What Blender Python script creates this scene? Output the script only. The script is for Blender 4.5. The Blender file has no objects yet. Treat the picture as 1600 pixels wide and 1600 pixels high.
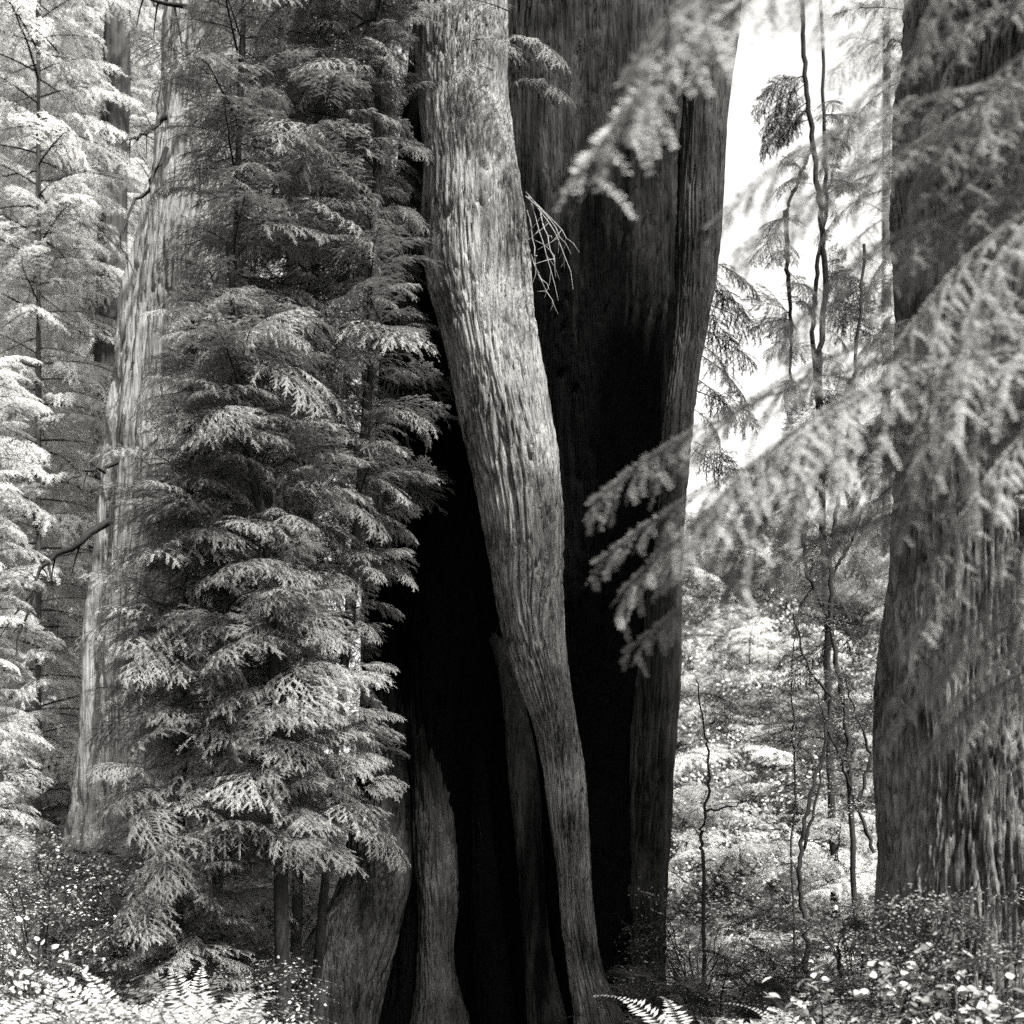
import bpy, math, random
import numpy as np
from mathutils import Vector, Euler

R = math.radians
rng = np.random.default_rng(7)
random.seed(7)
scene = bpy.context.scene
col = scene.collection

# ------------------------------------------------------------------ camera
FPX, HORIZON, CAMZ = 2113.0, 1375.0, 1.6      # focal length and horizon row, in 1600-pixel units; eye height in metres
cam_data = bpy.data.cameras.new("camera")
cam = bpy.data.objects.new("camera", cam_data)
col.objects.link(cam)
cam.location = (0, 0, CAMZ)
cam.rotation_euler = (R(90), 0, 0)
cam_data.sensor_width = 36
cam_data.lens = 36 * FPX / 1600
cam_data.shift_y = (HORIZON - 800) / 1600      # view camera with a risen front
cam_data.clip_end = 2000
cam_data.dof.use_dof = True
cam_data.dof.focus_distance = 14.6
cam_data.dof.aperture_fstop = 1.2
scene.camera = cam

# ------------------------------------------------------------------ sky, sun, exposure
SUN_EL, SUN_AZ = R(60), R(140)                 # azimuth clockwise from +Y (the way the camera looks)
world = bpy.data.worlds.new("World")
scene.world = world
world.use_nodes = True
nt = world.node_tree
nt.nodes.clear()
sky = nt.nodes.new("ShaderNodeTexSky")
sky.sky_type = 'NISHITA'
sky.sun_disc = False
sky.sun_elevation = SUN_EL
sky.sun_rotation = SUN_AZ
sky.dust_density = 3.0
bw = nt.nodes.new("ShaderNodeRGBToBW")
tint = nt.nodes.new("ShaderNodeMix"); tint.data_type = 'RGBA'; tint.blend_type = 'MULTIPLY'
tint.inputs[0].default_value = 1.0
tint.inputs[7].default_value = (1.0, 0.985, 0.955, 1)
bg = nt.nodes.new("ShaderNodeBackground")
bg.inputs['Strength'].default_value = 0.12
out = nt.nodes.new("ShaderNodeOutputWorld")
nt.links.new(sky.outputs[0], bw.inputs[0])
nt.links.new(bw.outputs[0], tint.inputs[6])
nt.links.new(tint.outputs[2], bg.inputs['Color'])
nt.links.new(bg.outputs[0], out.inputs['Surface'])

sun_data = bpy.data.lights.new("sun", 'SUN')
sun_data.energy = 5.0
sun_data.angle = R(2.0)
sun_data.color = (1.0, 0.985, 0.955)
sun = bpy.data.objects.new("sun", sun_data)
col.objects.link(sun)
SUN_DIR = Vector((math.sin(SUN_AZ) * math.cos(SUN_EL), math.cos(SUN_AZ) * math.cos(SUN_EL), math.sin(SUN_EL)))
sun.rotation_euler = SUN_DIR.to_track_quat('Z', 'Y').to_euler()

scene.view_settings.view_transform = 'Standard'
scene.view_settings.look = 'None'
scene.view_settings.exposure = 2.45
scene.view_settings.gamma = 1.0
scene.view_settings.use_curve_mapping = False
scene.cycles.max_bounces = 4
scene.cycles.diffuse_bounces = 2
scene.cycles.transmission_bounces = 2
scene.cycles.glossy_bounces = 2
scene.cycles.use_light_tree = False
scene.cycles.use_denoising = False          # the fine grain that is left suits an old print
scene.cycles.caustics_reflective = False
scene.cycles.caustics_refractive = False


# ------------------------------------------------------------------ helpers
def at(px, py, d):
    """A point d metres in front of the camera, seen at (px, py) of the 1600 x 1600 photograph."""
    return np.array([(px - 800) * d / FPX, d, CAMZ + (HORIZON - py) * d / FPX])


def smooth(a, b, x):
    t = np.clip((np.asarray(x, float) - a) / (b - a), 0, 1)
    return t * t * (3 - 2 * t)


def perlin(p, seed=0):
    """Gradient noise of an (n, 3) array, about -1..1."""
    p = np.asarray(p, float)
    i = np.floor(p).astype(np.int64)
    f = p - i
    w = f * f * f * (f * (f * 6 - 15) + 10)
    res = 0.0
    for c in range(8):
        o = np.array([c & 1, (c >> 1) & 1, (c >> 2) & 1])
        q = i + o
        h = (q[:, 0] * 73856093) ^ (q[:, 1] * 19349663) ^ (q[:, 2] * 83492791) ^ (seed * 2654435761)
        h = (h ^ (h >> 13)) * 1274126177 & 0x7fffffff
        h = (h ^ (h >> 15)) & 0xffff
        a = h * (2 * math.pi / 65536.0)
        z = ((h * 40503) & 0xffff) / 32768.0 - 1
        s = np.sqrt(np.maximum(0, 1 - z * z))
        d = f - o
        g = s * np.cos(a) * d[:, 0] + s * np.sin(a) * d[:, 1] + z * d[:, 2]
        wt = np.where(o[0], w[:, 0], 1 - w[:, 0]) * np.where(o[1], w[:, 1], 1 - w[:, 1]) * np.where(o[2], w[:, 2], 1 - w[:, 2])
        res = res + g * wt
    return res * 1.5


def ground_z(x, y):
    x = np.asarray(x, float); y = np.asarray(y, float)
    hill = 0.44 * np.clip(y - 17.5, 0, 34) * smooth(-1.5, 4.0, x)
    bank = 0.17 * np.clip(y - 11.0, 0, 24) * smooth(-1.6, -4.0, x)
    n = perlin(np.stack([x.ravel() * .35, y.ravel() * .35, np.zeros(x.size)], 1), 3).reshape(x.shape) * 0.16
    dip = .35 * np.exp(-((x - .2) / 2.6) ** 2 - ((y - 15) / 2.5) ** 2)
    return hill + bank + n * smooth(3, 8, y) - dip


def mesh_from(name, verts, faces, mats, mat_idx=None, shade=False):
    me = bpy.data.meshes.new(name)
    verts = np.asarray(verts, np.float32)
    faces = np.asarray(faces, np.int32)
    n, k = faces.shape
    me.vertices.add(len(verts)); me.vertices.foreach_set("co", verts.ravel())
    me.loops.add(n * k); me.loops.foreach_set("vertex_index", faces.ravel())
    me.polygons.add(n); me.polygons.foreach_set("loop_start", np.arange(0, n * k, k, dtype=np.int32))
    for m in mats:
        me.materials.append(m)
    if mat_idx is not None:
        me.polygons.foreach_set("material_index", np.asarray(mat_idx, np.int32))
    me.polygons.foreach_set("use_smooth", np.full(n, bool(shade)))
    me.update(calc_edges=True)
    return me


def link(name, me, parent=None, loc=(0, 0, 0), rot=None, scale=None):
    o = bpy.data.objects.new(name, me)
    o.location = loc
    if rot is not None:
        o.rotation_euler = rot
    if scale is not None:
        o.scale = (scale, scale, scale) if np.isscalar(scale) else scale
    o.parent = parent
    col.objects.link(o)
    return o


def thing(name, label, cat, loc=(0, 0, 0), group=None):
    o = link(name, None, None, [float(v) for v in loc])
    o.empty_display_size = 0.3
    o['label'] = label; o['category'] = cat
    if group:
        o['group'] = group
    return o


# ------------------------------------------------------------------ materials (the place is monochrome: an old silver print)
def grey(v, warm=1.0):
    return (v, v * (1 - .008 * warm), v * (1 - .03 * warm), 1)


def new_mat(name):
    m = bpy.data.materials.new(name)
    m.use_nodes = True
    t = m.node_tree
    t.nodes.clear()
    return m, t, t.nodes, t.links


def leaf_mat(name, v, trans=0.3, gloss=0.0, var=0.35):
    m, t, N, L = new_mat(name)
    info = N.new("ShaderNodeObjectInfo")
    mix = N.new("ShaderNodeMix"); mix.data_type = 'RGBA'
    mix.inputs[6].default_value = grey(v * (1 - var)); mix.inputs[7].default_value = grey(v * (1 + var))
    L.new(info.outputs['Random'], mix.inputs[0])
    p = N.new("ShaderNodeBsdfDiffuse")
    L.new(mix.outputs[2], p.inputs['Color'])
    tr = N.new("ShaderNodeBsdfTranslucent")
    L.new(mix.outputs[2], tr.inputs['Color'])
    ms = N.new("ShaderNodeMixShader"); ms.inputs[0].default_value = trans
    L.new(p.outputs[0], ms.inputs[1]); L.new(tr.outputs[0], ms.inputs[2])
    last = ms
    if gloss:
        gl = N.new("ShaderNodeBsdfGlossy"); gl.inputs['Roughness'].default_value = .35; gl.inputs['Color'].default_value = grey(.5)
        m2 = N.new("ShaderNodeMixShader"); m2.inputs[0].default_value = gloss
        L.new(ms.outputs[0], m2.inputs[1]); L.new(gl.outputs[0], m2.inputs[2]); last = m2
    o = N.new("ShaderNodeOutputMaterial")
    L.new(last.outputs[0], o.inputs['Surface'])
    return m


def bark_mat(name, lo, hi, xy=22, z=1.6, bump=0.6, char_shade=None, rough=0.9):
    """Fibrous bark. char = (amount, z_from, z_to): patches burnt black by an old fire, on the leaning stem also painted shade, densest between two heights."""
    m, t, N, L = new_mat(name)
    tex = N.new("ShaderNodeTexCoord")
    mp = N.new("ShaderNodeMapping"); mp.inputs['Scale'].default_value = (xy, xy, z)
    L.new(tex.outputs['Object'], mp.inputs['Vector'])
    n1 = N.new("ShaderNodeTexNoise"); n1.inputs['Scale'].default_value = 1.0; n1.inputs['Detail'].default_value = 6; n1.inputs['Roughness'].default_value = .65
    L.new(mp.outputs[0], n1.inputs['Vector'])
    n2 = N.new("ShaderNodeTexNoise"); n2.inputs['Scale'].default_value = 1.6; n2.inputs['Detail'].default_value = 6
    L.new(tex.outputs['Object'], n2.inputs['Vector'])
    ad = N.new("ShaderNodeMath"); ad.operation = 'MULTIPLY_ADD'
    L.new(n1.outputs['Fac'], ad.inputs[0]); ad.inputs[1].default_value = 0.7
    sc = N.new("ShaderNodeMath"); sc.operation = 'MULTIPLY'; sc.inputs[1].default_value = 0.6
    L.new(n2.outputs['Fac'], sc.inputs[0]); L.new(sc.outputs[0], ad.inputs[2])
    cr = N.new("ShaderNodeMapRange"); cr.inputs['From Min'].default_value = .48; cr.inputs['From Max'].default_value = .80
    L.new(ad.outputs[0], cr.inputs['Value'])
    mix = N.new("ShaderNodeMix"); mix.data_type = 'RGBA'
    mix.inputs[6].default_value = grey(lo); mix.inputs[7].default_value = grey(hi)
    L.new(cr.outputs[0], mix.inputs[0])
    colour = mix.outputs[2]
    p = N.new("ShaderNodeBsdfPrincipled")
    if char_shade:
        amount, z0, z1 = char_shade
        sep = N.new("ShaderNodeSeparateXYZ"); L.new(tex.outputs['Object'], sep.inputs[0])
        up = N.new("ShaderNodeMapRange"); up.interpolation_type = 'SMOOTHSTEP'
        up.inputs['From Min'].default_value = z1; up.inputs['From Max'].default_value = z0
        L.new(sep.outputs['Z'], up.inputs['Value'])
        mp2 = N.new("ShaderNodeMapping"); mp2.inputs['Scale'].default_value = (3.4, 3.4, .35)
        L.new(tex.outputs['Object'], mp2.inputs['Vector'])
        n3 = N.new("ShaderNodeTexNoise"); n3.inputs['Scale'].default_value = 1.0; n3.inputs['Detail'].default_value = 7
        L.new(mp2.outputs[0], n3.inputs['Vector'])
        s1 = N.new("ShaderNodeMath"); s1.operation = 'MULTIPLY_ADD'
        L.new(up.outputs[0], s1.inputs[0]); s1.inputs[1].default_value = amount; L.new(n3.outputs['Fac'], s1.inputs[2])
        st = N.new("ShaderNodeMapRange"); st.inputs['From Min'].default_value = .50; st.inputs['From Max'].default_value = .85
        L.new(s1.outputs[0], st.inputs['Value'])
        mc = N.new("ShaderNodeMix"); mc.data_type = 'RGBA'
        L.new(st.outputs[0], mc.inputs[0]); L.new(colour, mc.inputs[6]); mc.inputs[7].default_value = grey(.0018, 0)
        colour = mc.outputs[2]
    L.new(colour, p.inputs['Base Color'])
    p.inputs['Roughness'].default_value = rough
    p.inputs['Specular IOR Level'].default_value = 0.0
    mp3 = N.new("ShaderNodeMapping"); mp3.inputs['Scale'].default_value = (xy * 2.0, xy * 2.0, z * 3)
    L.new(tex.outputs['Object'], mp3.inputs['Vector'])
    n4 = N.new("ShaderNodeTexNoise"); n4.inputs['Scale'].default_value = 1.0; n4.inputs['Detail'].default_value = 5
    L.new(mp3.outputs[0], n4.inputs['Vector'])
    b = N.new("ShaderNodeBump"); b.inputs['Strength'].default_value = bump; b.inputs['Distance'].default_value = 0.05
    L.new(n4.outputs['Fac'], b.inputs['Height']); L.new(b.outputs[0], p.inputs['Normal'])
    o = N.new("ShaderNodeOutputMaterial")
    L.new(p.outputs[0], o.inputs['Surface'])
    return m


M = {
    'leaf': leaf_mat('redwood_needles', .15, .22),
    'leaf_pale': leaf_mat('pale_sunlit_leaves', .40, .45),  # lightened leaf copy: sunlit, hazy brightness of far foliage put into the colour
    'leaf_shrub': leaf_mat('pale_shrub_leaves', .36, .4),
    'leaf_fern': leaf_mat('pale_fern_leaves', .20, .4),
    'leaf_dark': leaf_mat('dark_needles', .03, .15),  # darkened leaf copy: silhouette and shadow put into the colour
    'leaf_near': leaf_mat('hemlock_needles', .20, .35),
    'leaf_under': leaf_mat('fern_leaves', .17, .35),
    'leaf_broad': leaf_mat('waxy_broad_leaves', .20, .3, .05),
    'twig_near': bark_mat('grey_twig_wood', .04, .10, 60, 20, .3),
    'twig': bark_mat('twig_wood', .008, .025, 60, 20, .3),
    'twig_pale': bark_mat('bare_twig_wood', .07, .16, 60, 20, .3),
    'bark_lean': bark_mat('grey_redwood_bark', .016, .19, 26, 1.5, 1, (.21, -.2, 4.6)),  # burnt tone also stands in for shade on the lower stem
    'bark_main': bark_mat('burnt_redwood_bark', .005, .032, 24, 1.2, 1, (.55, 5.0, 13.0)),
    'bark_side': bark_mat('brown_redwood_bark', .006, .042, 24, 1.0, 1, (.2, 1.2, 4.0)),
    'bark_root': bark_mat('weathered_root_bark', .007, .055, 24, 1.4, 1, (.42, 4.2, .5)),
    'bark_left': bark_mat('pale_redwood_bark', .03, .19, 20, .45, 1),
    'bark_streaked': bark_mat('dark_streaked_bark', .006, .05, 14, .4, .7),
    'bark_far': bark_mat('distant_redwood_bark', .02, .09, 14, .5, .7),
    'bark_fir': bark_mat('furrowed_fir_bark', .014, .12, 24, 2.5, 1),
}


def ground_mat():
    m, t, N, L = new_mat('forest_floor')
    tex = N.new("ShaderNodeTexCoord")
    n = N.new("ShaderNodeTexNoise"); n.inputs['Scale'].default_value = 3.0; n.inputs['Detail'].default_value = 9; n.inputs['Roughness'].default_value = .7
    L.new(tex.outputs['Object'], n.inputs['Vector'])
    mix = N.new("ShaderNodeMix"); mix.data_type = 'RGBA'
    mix.inputs[6].default_value = grey(.012); mix.inputs[7].default_value = grey(.07)
    L.new(n.outputs['Fac'], mix.inputs[0])
    p = N.new("ShaderNodeBsdfPrincipled"); p.inputs['Roughness'].default_value = .95
    L.new(mix.outputs[2], p.inputs['Base Color'])
    b = N.new("ShaderNodeBump"); b.inputs['Strength'].default_value = 1; b.inputs['Distance'].default_value = .1
    L.new(n.outputs['Fac'], b.inputs['Height']); L.new(b.outputs[0], p.inputs['Normal'])
    o = N.new("ShaderNodeOutputMaterial"); L.new(p.outputs[0], o.inputs['Surface'])
    return m


# ------------------------------------------------------------------ ground
def build_ground():
    def axis(lo, hi, c0, c1, n0, n1):
        return np.unique(np.concatenate([np.linspace(lo, c0, n0), np.linspace(c0, c1, n1), np.linspace(c1, hi, n0)]))
    xs = axis(-220, 220, -16, 24, 14, 90)
    ys = axis(-60, 300, 2, 56, 14, 120)
    X, Y = np.meshgrid(xs, ys)
    Z = ground_z(X, Y)
    V = np.stack([X.ravel(), Y.ravel(), Z.ravel()], 1)
    ny, nx = X.shape
    a = (np.arange(ny - 1)[:, None] * nx + np.arange(nx - 1)[None, :]).ravel()
    F = np.stack([a, a + 1, a + nx + 1, a + nx], 1)
    g = link('ground', mesh_from('ground', V, F, [ground_mat()], shade=True))
    g['kind'] = 'structure'


build_ground()


# ------------------------------------------------------------------ trunks
class Stem:
    """A trunk laid out by rows (image row, left edge, right edge) of the photograph at a distance d (one number or one per row)."""
    def __init__(self, rows, d, depth=0.9):
        rows = np.array(rows, float)
        self.py = rows[:, 0]
        dd = np.broadcast_to(np.asarray(d, float), self.py.shape)
        self.z = CAMZ + (HORIZON - self.py) * dd / FPX
        self.x = ((rows[:, 1] + rows[:, 2]) / 2 - 800) * dd / FPX
        self.r = (rows[:, 2] - rows[:, 1]) / 2 * dd / FPX
        self.y = dd.copy()
        k = np.argsort(self.z)
        self.z, self.x, self.r, self.y = self.z[k], self.x[k], self.r[k], self.y[k]
        self.depth = depth
        self.tangents = {}
        for nm in 'xyr':
            v = getattr(self, nm)
            self.tangents[nm] = np.gradient(v, self.z)

    def ev(self, nm, z):
        v, m = getattr(self, nm), self.tangents[nm]
        z = np.asarray(z, float)
        zc = np.clip(z, self.z[0], self.z[-1])
        i = np.clip(np.searchsorted(self.z, zc) - 1, 0, len(self.z) - 2)
        h = self.z[i + 1] - self.z[i]; t = (zc - self.z[i]) / h
        t2, t3 = t * t, t * t * t
        return (2*t3 - 3*t2 + 1) * v[i] + (t3 - 2*t2 + t) * h * m[i] + (-2*t3 + 3*t2) * v[i+1] + (t3 - t2) * h * m[i+1]

    def centre(self, z):
        return np.array([float(self.ev('x', z)), float(self.ev('y', z)), float(z)])

    def mesh(self, name, mat, origin, du=.018, dz=.036, furrow=.035, width=.10, length=1.1, twist=0., flutes=(), lumps=.05, seed=1, z_lo=None, z_hi=None, z_fine=None, sharp=6.0):
        z0 = self.z[0] if z_lo is None else z_lo
        z1 = self.z[-1] if z_hi is None else z_hi
        zf = z1 if z_fine is None else min(z1, z_fine)
        zs = np.linspace(z0, zf, max(3, int((zf - z0) / dz)))
        if z1 > zf:
            zs = np.concatenate([zs, np.linspace(zf, z1, max(3, int((z1 - zf) / (dz * 8))))[1:]])
        rmax = float(np.max(self.r))
        nu = int(2 * math.pi * np.median(self.r) / du)
        th = np.linspace(0, 2 * math.pi, nu, endpoint=False)
        T, Zg = np.meshgrid(th, zs)
        X, Y, Rr = self.ev('x', Zg), self.ev('y', Zg), np.maximum(self.ev('r', Zg), .004)
        rm = float(np.median(self.r))
        A = T + twist * (Zg - z0)
        P = np.stack([(np.cos(A) * rm).ravel(), (np.sin(A) * rm).ravel(), Zg.ravel()], 1)
        w = np.stack([perlin(P * [1.6, 1.6, .9], seed + 11), perlin(P * [1.6, 1.6, .9], seed + 12), 0 * P[:, 0]], 1) * .10
        Q = P + w
        def fold(wd, ln, sd, sh):
            return 1 - np.exp(-np.abs(perlin(Q / [wd, wd, ln], sd)) * sh * 2.2)
        vary = .35 + .65 * smooth(-.35, .35, perlin(P * [.9, .9, .45], seed + 8))
        h = fold(width, length, seed, sharp) * furrow * vary
        h += fold(width * .45, length * .55, seed + 1, sharp * .7) * furrow * .42
        h += perlin(Q / [width * .22, width * .22, length * .5], seed + 2) * furrow * .18
        h += perlin(Q / [.02, .02, length * .6], seed + 5) * furrow * .14
        h += perlin(P * [1.1, 1.1, .55], seed + 3) * lumps
        h = h.reshape(Zg.shape)
        fl = 0
        for (ang, wd, amt, za, zb) in flutes:
            dA = (A - R(ang) + math.pi) % (2 * math.pi) - math.pi
            fl = fl + amt * np.exp(-(dA / R(wd)) ** 2) * smooth(za, zb, Zg)
        rad = Rr * (1 + fl) + h - furrow * 1.15
        V = np.stack([(X + np.cos(T) * rad).ravel(), (Y + np.sin(T) * rad * self.depth).ravel(), Zg.ravel()], 1) - np.asarray(origin)
        nz = len(zs)
        i, j = np.meshgrid(np.arange(nz - 1), np.arange(nu), indexing='ij')
        a = i * nu + j; b = i * nu + (j + 1) % nu
        F = np.stack([a, b, b + nu, a + nu], 2).reshape(-1, 4)
        return mesh_from(name, V, F, [mat], shade=True)


def tube(pts, rads, n=6):
    """A round branch along points; returns verts, quads."""
    pts = np.asarray(pts, float); k = len(pts)
    rads = np.broadcast_to(np.asarray(rads, float), (k,))
    d = np.gradient(pts, axis=0); d /= np.linalg.norm(d, axis=1)[:, None] + 1e-9
    ref = np.where(np.abs(d[:, 2:3]) > .9, [[1., 0, 0]], [[0, 0, 1.]])
    s = np.cross(d, ref); s /= np.linalg.norm(s, axis=1)[:, None]
    u = np.cross(s, d)
    a = np.linspace(0, 2 * math.pi, n, endpoint=False)
    V = pts[:, None, :] + rads[:, None, None] * (np.cos(a)[None, :, None] * s[:, None, :] + np.sin(a)[None, :, None] * u[:, None, :])
    i, j = np.meshgrid(np.arange(k - 1), np.arange(n), indexing='ij')
    p = i * n + j; q = i * n + (j + 1) % n
    return V.reshape(-1, 3), np.stack([p, q, q + n, p + n], 2).reshape(-1, 4)


class MB:
    def __init__(self):
        self.v, self.f, self.m, self.n = [], [], [], 0
    def add(self, V, F, mi=0):
        V = np.asarray(V, float); F = np.asarray(F, int)
        self.v.append(V); self.f.append(F + self.n); self.m.append(np.full(len(F), mi)); self.n += len(V)
    def mesh(self, name, mats, shade=False):
        return mesh_from(name, np.concatenate(self.v), np.concatenate(self.f), mats, np.concatenate(self.m), shade)


def unit(v):
    return v / (np.linalg.norm(v) + 1e-9)


def blades(mb, P, D, S, U, nl, nw, ang=58, mi=1, jitter=.25, cup=.15, rg=rng):
    """Two ranks of needles: P base points, D twig direction, S sideways, U up (all (n,3))."""
    n = len(P)
    for s in (-1, 1):
        a = R(ang) * (1 + rg.normal(0, .12, (n, 1)))
        d = D * np.cos(a) + s * S * np.sin(a) + U * (rg.normal(0, jitter, (n, 1)) - cup)
        d /= np.linalg.norm(d, axis=1)[:, None]
        w = np.cross(d, U); w /= np.linalg.norm(w, axis=1)[:, None] + 1e-9
        l = nl * (.75 + .5 * rg.random((n, 1))) if np.isscalar(nl) else nl[:, None] * (.85 + .3 * rg.random((n, 1)))
        wd = nw if np.isscalar(nw) else nw[:, None]
        V = np.stack([P, P + d * l * .5 + w * wd, P + d * l, P + d * l * .5 - w * wd], 1).reshape(-1, 3)
        F = np.arange(4 * n).reshape(n, 4)
        mb.add(V, F, mi)


def bough_mesh(name, leaf, twig, L=1.6, side=.42, droop=.25, side_droop=.25, n_side=26, n_twig=8, twig_len=.13,
               nl=.022, nw=.0032, step=.011, r0=.012, seed=0, arch=.12, bare=.14, ang0=62, axis_leaf=0.):
    rg = np.random.default_rng(seed)
    mb = MB()
    t = np.linspace(0, 1, 14)
    wob = np.cumsum(rg.normal(0, .018, 14)) * L * .5
    axis = np.stack([t * L * (1 - .12 * droop * t), wob * t, L * (arch * np.sin(t * math.pi * .55) - droop * t ** 2.2)], 1)
    V, F = tube(axis, r0 * (1.05 - t) + .0012, 5); mb.add(V, F, 0)
    def along(pl, s):
        x = np.linspace(0, 1, len(pl))
        return np.stack([np.interp(s, x, pl[:, i]) for i in range(3)], -1)
    up0 = np.array([0, 0, 1.0])
    for k in range(n_side):
        s = bare + (1 - bare) * (k + rg.random() * .7) / n_side
        if s > 1: s = 1
        p = along(axis, s); d = unit(along(axis, min(1, s + .03)) - along(axis, max(0, s - .03)))
        sd = (-1) ** k
        lat = unit(np.cross(up0, d)) * sd
        prof = (math.sin(min(1, (s - bare) / .45 + .25) * math.pi / 2)) * (1 - s) ** .55 + .12
        ln = side * L * prof * (.65 + .6 * rg.random())
        ang = R(ang0 - 25 * s + rg.normal(0, 9))
        dirv = d * math.cos(ang) + lat * math.sin(ang) + up0 * rg.normal(0.05, .10)
        tt = np.linspace(0, 1, 6)
        sec = p + np.outer(tt * ln, unit(dirv)) + np.outer(-side_droop * ln * tt ** 2 * (.6 + .8 * rg.random()), up0)
        V, F = tube(sec, np.linspace(.0035, .0010, 6) * (r0 / .012), 4); mb.add(V, F, 0)
        nt_ = max(2, int(n_twig * ln / (side * L * .8) + .5))
        for q in range(nt_ + 1):
            if q == nt_:
                s2, pp = .72, along(sec, .72)
                d2 = unit(sec[-1] - sec[-2]); tl = ln * .32
            else:
                s2 = .12 + .85 * (q + rg.random() * .8) / nt_
                pp = along(sec, min(1, s2)); d1 = unit(along(sec, min(1, s2 + .1)) - along(sec, s2 - .1))
                l1 = unit(np.cross(up0, d1)) * (-1) ** q
                a2 = R(48 + rg.normal(0, 10))
                d2 = unit(d1 * math.cos(a2) + l1 * math.sin(a2) + up0 * rg.normal(-.12 - .5 * max(0, side_droop - .3), .16))
                tl = twig_len * (.6 + .8 * rg.random()) * (1.15 - .5 * s2)
            m = max(3, int(tl / step))
            u = (np.arange(m) + .5) / m
            P = pp + np.outer(u * tl, d2) - np.outer(tl * .25 * u ** 2, up0)
            Dm = np.tile(d2, (m, 1))
            Sv = unit(np.cross(up0, d2)); Uv = unit(np.cross(d2, Sv))
            blades(mb, P, Dm, np.tile(Sv, (m, 1)), np.tile(Uv, (m, 1)), nl * (1 - .45 * u ** 2), nw, rg=rg)
        m = max(3, int(ln / (step * 1.4)))
        u = (np.arange(m) + .5) / m
        P = along(sec, u); dd = unit(sec[-1] - sec[0]); Sv = unit(np.cross(up0, dd)); Uv = unit(np.cross(dd, Sv))
        blades(mb, P, np.tile(dd, (m, 1)), np.tile(Sv, (m, 1)), np.tile(Uv, (m, 1)), nl * .9, nw, rg=rg)
    if axis_leaf:
        m = int(L * (1 - bare) / (step * .8)); u = bare + (1 - bare) * (np.arange(m) + .5) / m
        P = along(axis, u); dd = np.gradient(P, axis=0); dd /= np.linalg.norm(dd, axis=1)[:, None]
        Sv = np.cross(up0, dd); Sv /= np.linalg.norm(Sv, axis=1)[:, None]; Uv = np.cross(dd, Sv)
        blades(mb, P + Uv * r0 * .8, dd, Sv, Uv, nl * axis_leaf, nw * 1.2, cup=-.5, jitter=.5, rg=rg)
    return mb.mesh(name, [M[twig], M[leaf]])


def leafy_mesh(name, leaf, twig, L=1.0, n=60, size=.06, seed=0, spread=.45, droop=.2):
    """A twiggy spray with oval leaves."""
    rg = np.random.default_rng(seed)
    mb = MB()
    t = np.linspace(0, 1, 9)
    axis = np.stack([t * L, np.cumsum(rg.normal(0, .03, 9)) * L, L * (.25 * t - droop * t ** 2)], 1)
    mb.add(*tube(axis, .008 * (1.1 - t), 4), 0)
    for k in range(n):
        s = .15 + .85 * rg.random()
        p = np.array([np.interp(s, t, axis[:, i]) for i in range(3)])
        q = p + rg.normal(0, 1, 3) * [spread * .25, spread * .45, spread * .22] * L
        mb.add(*tube(np.stack([p, q]), [.003, .0012], 3), 0)
        d = unit(rg.normal(0, 1, 3) * [1, 1, .35] + [.5, 0, -.1]); nrm = unit(np.array([0, 0, 1.]) + rg.normal(0, .35, 3))
        w = unit(np.cross(d, nrm)); l = size * (.6 + .8 * rg.random()); wd = l * .30
        c = nrm * l * .05
        V = np.array([q, q + d*l*.3 + w*wd - c, q + d*l*.7 + w*wd*.8 - c, q + d*l, q + d*l*.7 - w*wd*.8 - c, q + d*l*.3 - w*wd - c])
        mb.add(V, [[0, 1, 2, 3], [0, 3, 4, 5]], 1)
    return mb.mesh(name, [M[twig], M[leaf]])


def fern_mesh(name, leaf, fronds=9, L=.9, seed=0):
    rg = np.random.default_rng(seed)
    mb = MB()
    for k in range(fronds):
        az = 2 * math.pi * (k + rg.random() * .6) / fronds
        l = L * (.7 + .5 * rg.random()); m = 34
        t = (np.arange(m) + .5) / m
        rise = .75 + .3 * rg.random()
        out_ = l * (.25 * t + .75 * t ** 1.5) * .9
        z = l * (rise * t - .75 * t ** 2.3)
        c, s = math.cos(az), math.sin(az)
        P = np.stack([c * out_, s * out_, z], 1)
        D = np.gradient(P, axis=0); D /= np.linalg.norm(D, axis=1)[:, None]
        S = np.tile(np.array([-s, c, 0.]), (m, 1)); U = np.cross(D, S) * -1; U *= np.sign(U[:, 2:3] + 1e-6)
        mb.add(*tube(P[::4], .003, 3), 0)
        blades(mb, P, D, S, U, .11 * l * np.sin(np.clip(t * 1.1 + .12, 0, 1) ** .8 * math.pi) + .012, .011 * l, ang=74, jitter=.12, cup=.05, rg=rg)
    return mb.mesh(name, [M['twig'], M[leaf]])


FAN = [bough_mesh('bough_fan', 'leaf', 'twig', seed=100 + i, droop=.18 + .05 * (i % 4), side_droop=.35, side=.5, n_side=30, n_twig=8, nl=.021, nw=.0042, step=.009) for i in range(7)]
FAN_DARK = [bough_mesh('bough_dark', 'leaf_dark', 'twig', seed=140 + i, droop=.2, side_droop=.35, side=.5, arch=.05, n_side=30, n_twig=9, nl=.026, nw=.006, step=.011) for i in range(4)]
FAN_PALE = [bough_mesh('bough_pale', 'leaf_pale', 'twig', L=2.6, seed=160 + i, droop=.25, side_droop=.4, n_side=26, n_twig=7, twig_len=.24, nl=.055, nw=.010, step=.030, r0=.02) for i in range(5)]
FAN_MID = [bough_mesh('bough_mid', 'leaf', 'twig', L=2.6, seed=170 + i, droop=.25, side_droop=.4, n_side=26, n_twig=7, twig_len=.24, nl=.05, nw=.009, step=.026, r0=.02) for i in range(4)]
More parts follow.
